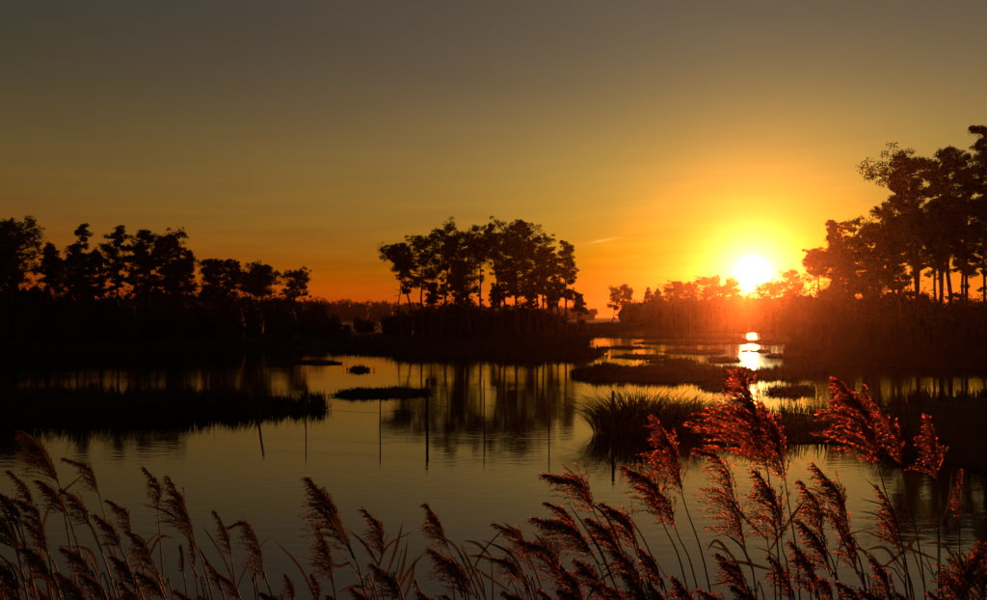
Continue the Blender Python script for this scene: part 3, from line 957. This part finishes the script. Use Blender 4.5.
rr(sl_, 3.1, (286, 575), (293, 604), (297, 620), 0.8)
rr(sl_, 3.1, (312, 574), (318, 602), (322, 618), 0.8)
rr('reed with a large rusty plume left of the grass blades', 2.7, (309, 477), (351, 553), (367, 602), 1.05, 0.06, 2)
rr('broad drooping plume just below the large rusty one', 2.8, (319, 528), (332, 582), (336, 602), 0.95, 0.05)
rr('dark plumed reed right of the large rusty one', 2.9, (363, 508), (381, 560), (371, 602), 0.85, 0.18, 2)
rr('low thick plume among the grass blades at bottom', 2.7, (372, 564), (402, 604), (410, 624), 1.1)
rr('reed with a narrow dark top right of the grass blades', 2.9, (426, 504), (449, 550), (470, 602), 0.8, 0.05)
rr('long full plume sloping down right of the narrow dark top', 2.7, (431, 549), (476, 598), (486, 620), 0.95, 0.1)
rr('curled plume at the left of the pair near bottom centre', 3.0, (494, 523), (529, 566), (545, 602), 0.75, 0.2)
rr('rounded heavy plume at the right of the pair near bottom centre', 2.7, (520, 540), (560, 588), (566, 604), 1.1, 0.25)
rr('small plume tucked low left of the rounded heavy one', 2.9, (492, 558), (524, 584), (533, 604), 0.9, 0.2)
rr('rust red plume with a rounded top left of the tussock', 2.6, (545, 474), (596, 516), (640, 604), 1.05, 0.22)
rr('narrow dark plume between the two rust red ones left of tussock', 2.9, (545, 502), (580, 536), (612, 604), 0.6, 0.15)
rr('wide rust red plume pointing far left below the rounded one', 2.6, (535, 518), (598, 562), (622, 604), 1.05, 0.16)
cm = 'dark rust reed in the thick clump left of the tall red plume'
rr(cm, 2.6, (577, 560), (606, 604), (615, 625), 1.1)
rr(cm, 2.7, (588, 518), (622, 560), (640, 604), 1.0)
rr(cm, 2.7, (602, 503), (636, 552), (656, 604), 1.0, 0.18)
rr(cm, 2.6, (612, 548), (642, 590), (652, 610), 1.0)
rr(cm, 2.6, (560, 590), (588, 616), (596, 630), 1.0)
rr(cm, 2.7, (640, 548), (662, 590), (670, 608), 0.9)
rr('bright red upright plume in front of the tussock', 2.8, (655, 418), (683, 498), (712, 602), 0.95, 0.08, 1)
rr('red plume leaning left under the bright upright one', 2.7, (622, 466), (662, 520), (690, 602), 0.95, 0.2)
rr('short red plume squeezed behind the bright upright one', 2.9, (638, 486), (676, 530), (700, 602), 0.9, 0.2)
rr('long thin curved plume arching left of the tall red one', 2.8, (697, 449), (746, 552), (757, 602), 0.62, 0.1, 1, mids=[(737, 510), (722, 462)])
rr('low fuzzy plume at the foot of the arching one', 2.7, (718, 553), (748, 598), (756, 616), 0.9)
rr('tallest red plume standing right below the sun glint', 2.6, (742, 371), (768, 472), (781, 602), 1.2, 0.02, 2)
rr('full red plume close behind the tallest one', 2.75, (762, 405), (786, 486), (800, 602), 1.1, 0.06, 1)
rr('lower red plume hanging along the stem of the tallest one', 2.7, (757, 470), (782, 546), (790, 604), 0.95, 0.1)
cr_ = 'dark red reed in the thick clump right of the tallest red plume'
rr(cr_, 2.7, (814, 464), (850, 540), (868, 604), 0.85, 0.12)
rr(cr_, 2.8, (800, 480), (822, 540), (842, 604), 0.8)
rr(cr_, 2.7, (798, 520), (830, 575), (842, 606), 0.85)
rr(cr_, 2.6, (792, 542), (816, 598), (822, 618), 0.9)
rr(cr_, 2.7, (770, 556), (792, 600), (798, 618), 0.8)
rr(cr_, 2.8, (836, 520), (856, 572), (868, 606), 0.7)
rr('broad dark red plume right of the tallest one, tip near the glowing water', 2.65, (839, 379), (880, 472), (912, 602), 1.1, 0.10, 2)
rr('narrow red plume just right of the broad dark red one', 2.9, (874, 404), (901, 464), (926, 602), 0.6, 0.14, 1)
rr('slim upright red plume standing alone at right', 3.1, (928, 415), (937, 482), (939, 602), 0.75, 0.04, 1)
rr('narrow dark plume hanging low under the broad dark red one', 2.9, (877, 484), (899, 548), (907, 602), 0.5, 0.06, 1)
rr('short plume at the bottom below the narrow dark one', 2.7, (872, 558), (890, 604), (896, 622), 0.8)
rr('faint thin reed near the right edge', 3.3, (962, 470), (960, 520), (957, 602), 0.3, 0.04, 1)
rr('leaning plume in the lower right corner', 2.5, (986, 545), (962, 604), (950, 630), 1.1, 0.1, 1, wind=0.5)
rr('low plume left of the one in the lower right corner', 2.6, (944, 572), (968, 612), (972, 630), 1.0)
rr('plume cut by the right edge of the picture', 2.5, (1000, 560), (985, 615), (980, 640), 1.1)

low = [(-20, 575), (6, 588), (34, 584), (58, 572), (100, 590), (122, 582), (176, 590), (200, 596), (262, 592), (330, 596), (352, 588), (420, 592), (446, 596), (505, 592), (540, 590), (562, 566), (600, 582), (626, 574), (650, 584), (676, 578), (700, 590), (734, 586), (812, 572), (838, 582), (862, 590), (900, 594), (930, 592)]
for x, y in low:
    rr('low plume at the bottom edge, ' + ('in the left corner clump' if x < 180 else 'left of bottom centre' if x < 400 else 'near bottom centre' if x < 590 else 'left of the tallest red plume' if x < 760 else 'in the right hand clump'),
       random.uniform(2.4, 2.9), (x, y), (x + random.uniform(22, 32), y + random.uniform(34, 48)), (x + random.uniform(34, 42), y + 66), random.uniform(0.85, 1.15), random.uniform(0.05, 0.2), 0)

# plain leafy stalks between the plumes
random.seed(12)
def stalk(label, d, pts, leaves, group):
    Pp = [P(x, y, d) for x, y in pts]
    dn = (Pp[0] - Pp[1]); dn = dn / max(0.02, -dn[2])
    base = Pp[0] + np.array([np.clip(dn[0], -0.6, 0.6) * 0.4, 0.08, -0.6]); base[2] = bank_z(base[1]) - 0.02
    o = thing('reed_stalk', base, label, 'reed stalk', group)
    c = curve([base] + Pp, 14) - base
    st = Acc(); st.tube(c, np.linspace(0.0038, 0.0012, 14), 5); st.build('stem', 'stem', o, smooth=True)
    for (x0, y0), (x1, y1), (x2, y2) in leaves:
        reed_leaf(o, P(x0, y0, d) - base, P(x1, y1, d) - base, P(x2, y2, d) - base, 0.0055)

stalk('leafy stalk with upright blades right of the large rusty plume', 2.8, [(392, 605), (396, 575), (402, 548)],
      [((392, 600), (402, 570), (408, 538)), ((394, 598), (408, 572), (425, 551)), ((402, 604), (411, 580), (415, 557)), ((388, 572), (396, 548), (403, 521))], GD)
stalk('crossing bare stalk slanting below the large rusty plume', 2.75, [(380, 606), (362, 578), (334, 545)], [((350, 562), (338, 566), (325, 560)), ((374, 590), (355, 586), (338, 592))], GD)
stalk('bent stalk with a folded leaf left of the curled plume', 2.9, [(493, 606), (492, 575), (491, 556)], [((491, 556), (478, 544), (464, 540)), ((492, 560), (480, 556), (468, 556)), ((486, 600), (474, 572), (460, 545))], GD)
stalk('thin stalk with a long leaf between the rusty red clumps', 2.8, [(538, 606), (530, 585), (520, 570)], [((530, 585), (512, 570), (505, 562))], GD)
stalk('crossing stalk slanting through the right clump', 2.8, [(912, 606), (870, 560), (828, 505)], [((850, 530), (830, 516), (812, 512)), ((880, 570), (910, 545), (925, 520))], GD)
stalk('leafy stalk forking below the slim upright plume', 3.0, [(938, 606), (938, 560), (938, 510)], [((938, 535), (925, 510), (916, 490)), ((938, 530), (948, 505), (952, 470)), ((938, 560), (900, 545), (862, 530))], GD)
stalk('leafy stalk left of the tallest red plume', 2.75, [(776, 606), (770, 560), (765, 520)], [((768, 540), (745, 518), (728, 498)), ((770, 550), (790, 520), (806, 498)), ((772, 570), (740, 562), (716, 564))], GD)
for i in range(46):
    x = random.choice((random.uniform(-5, 180), random.uniform(540, 900), random.uniform(180, 540), random.uniform(-5, 170), random.uniform(760, 987)))
    y = random.uniform(540, 590)
    dx = random.uniform(-30, -6)
    lv = []
    if random.random() < 0.35:
        lv = [((x + dx * 0.4, y + 20), (x + dx - random.uniform(0, 20), y - 2), (x + dx - random.uniform(10, 40), y + random.uniform(-12, 12)))]
    stalk('thin bare stalk ' + ('in the lower left clump' if x < 180 else 'between the clumps at bottom centre' if x < 540 else 'in the lower right clumps') + ' of reeds', random.uniform(2.6, 3.3), [(x, 606), (x + dx * 0.5, (y + 600) / 2), (x + dx, y)], lv, 'thin stalks between the plumes')

# ------------------------------------------------------------------ the hazy evening air
mh = bpy.data.materials.new('evening haze')
mh.use_nodes = True
t = mh.node_tree
t.nodes.clear()
pv = t.nodes.new('ShaderNodeVolumePrincipled')
pv.inputs['Color'].default_value = (0.95, 0.56, 0.38, 1)
pv.inputs['Density'].default_value = 0.00021
pv.inputs['Anisotropy'].default_value = 0.93
ou = t.nodes.new('ShaderNodeOutputMaterial')
t.links.new(pv.outputs[0], ou.inputs['Volume'])
M['haze'] = mh
acc = Acc()
x0, x1, y0, y1, z0, z1 = -720, 720, -80, 1120, -1.5, 24
acc.add([(x0, y0, z0), (x1, y0, z0), (x1, y1, z0), (x0, y1, z0), (x0, y0, z1), (x1, y0, z1), (x1, y1, z1), (x0, y1, z1)],
        [(0, 2, 1), (0, 3, 2), (4, 5, 6), (4, 6, 7), (0, 1, 5), (0, 5, 4), (1, 2, 6), (1, 6, 5), (2, 3, 7), (2, 7, 6), (3, 0, 4), (3, 4, 7)])
tag(acc.build('haze', 'haze'), 'thin evening haze over the marsh', kind='stuff')

# things that look alike are told apart by their order from left to right
ORD = ['first', 'second', 'third', 'fourth', 'fifth', 'sixth', 'seventh', 'eighth', 'ninth', 'tenth', 'eleventh', 'twelfth', 'thirteenth', 'fourteenth', 'fifteenth', 'sixteenth', 'seventeenth', 'eighteenth', 'nineteenth', 'twentieth']
same = {}
for o in scene.objects:
    if o.parent is None and 'label' in o and 'category' in o: same.setdefault(o['label'], []).append(o)


def seen_x(o):
    c = next((c for c in o.children if c.name.startswith(('plume', 'crown', 'foliage'))), None) or next(iter(o.children), o)
    v = np.empty(len(c.data.vertices) * 3, np.float32)
    c.data.vertices.foreach_get('co', v)
    m = v.reshape(-1, 3).mean(0) + np.array(o.location if c is not o else (0, 0, 0))
    return m[0] / m[1]


for lab, os_ in same.items():
    if len(os_) > 1:
        for i, o in enumerate(sorted(os_, key=seen_x)):
            if i < len(ORD): o['label'] = lab + ', ' + ORD[i] + ' from left'
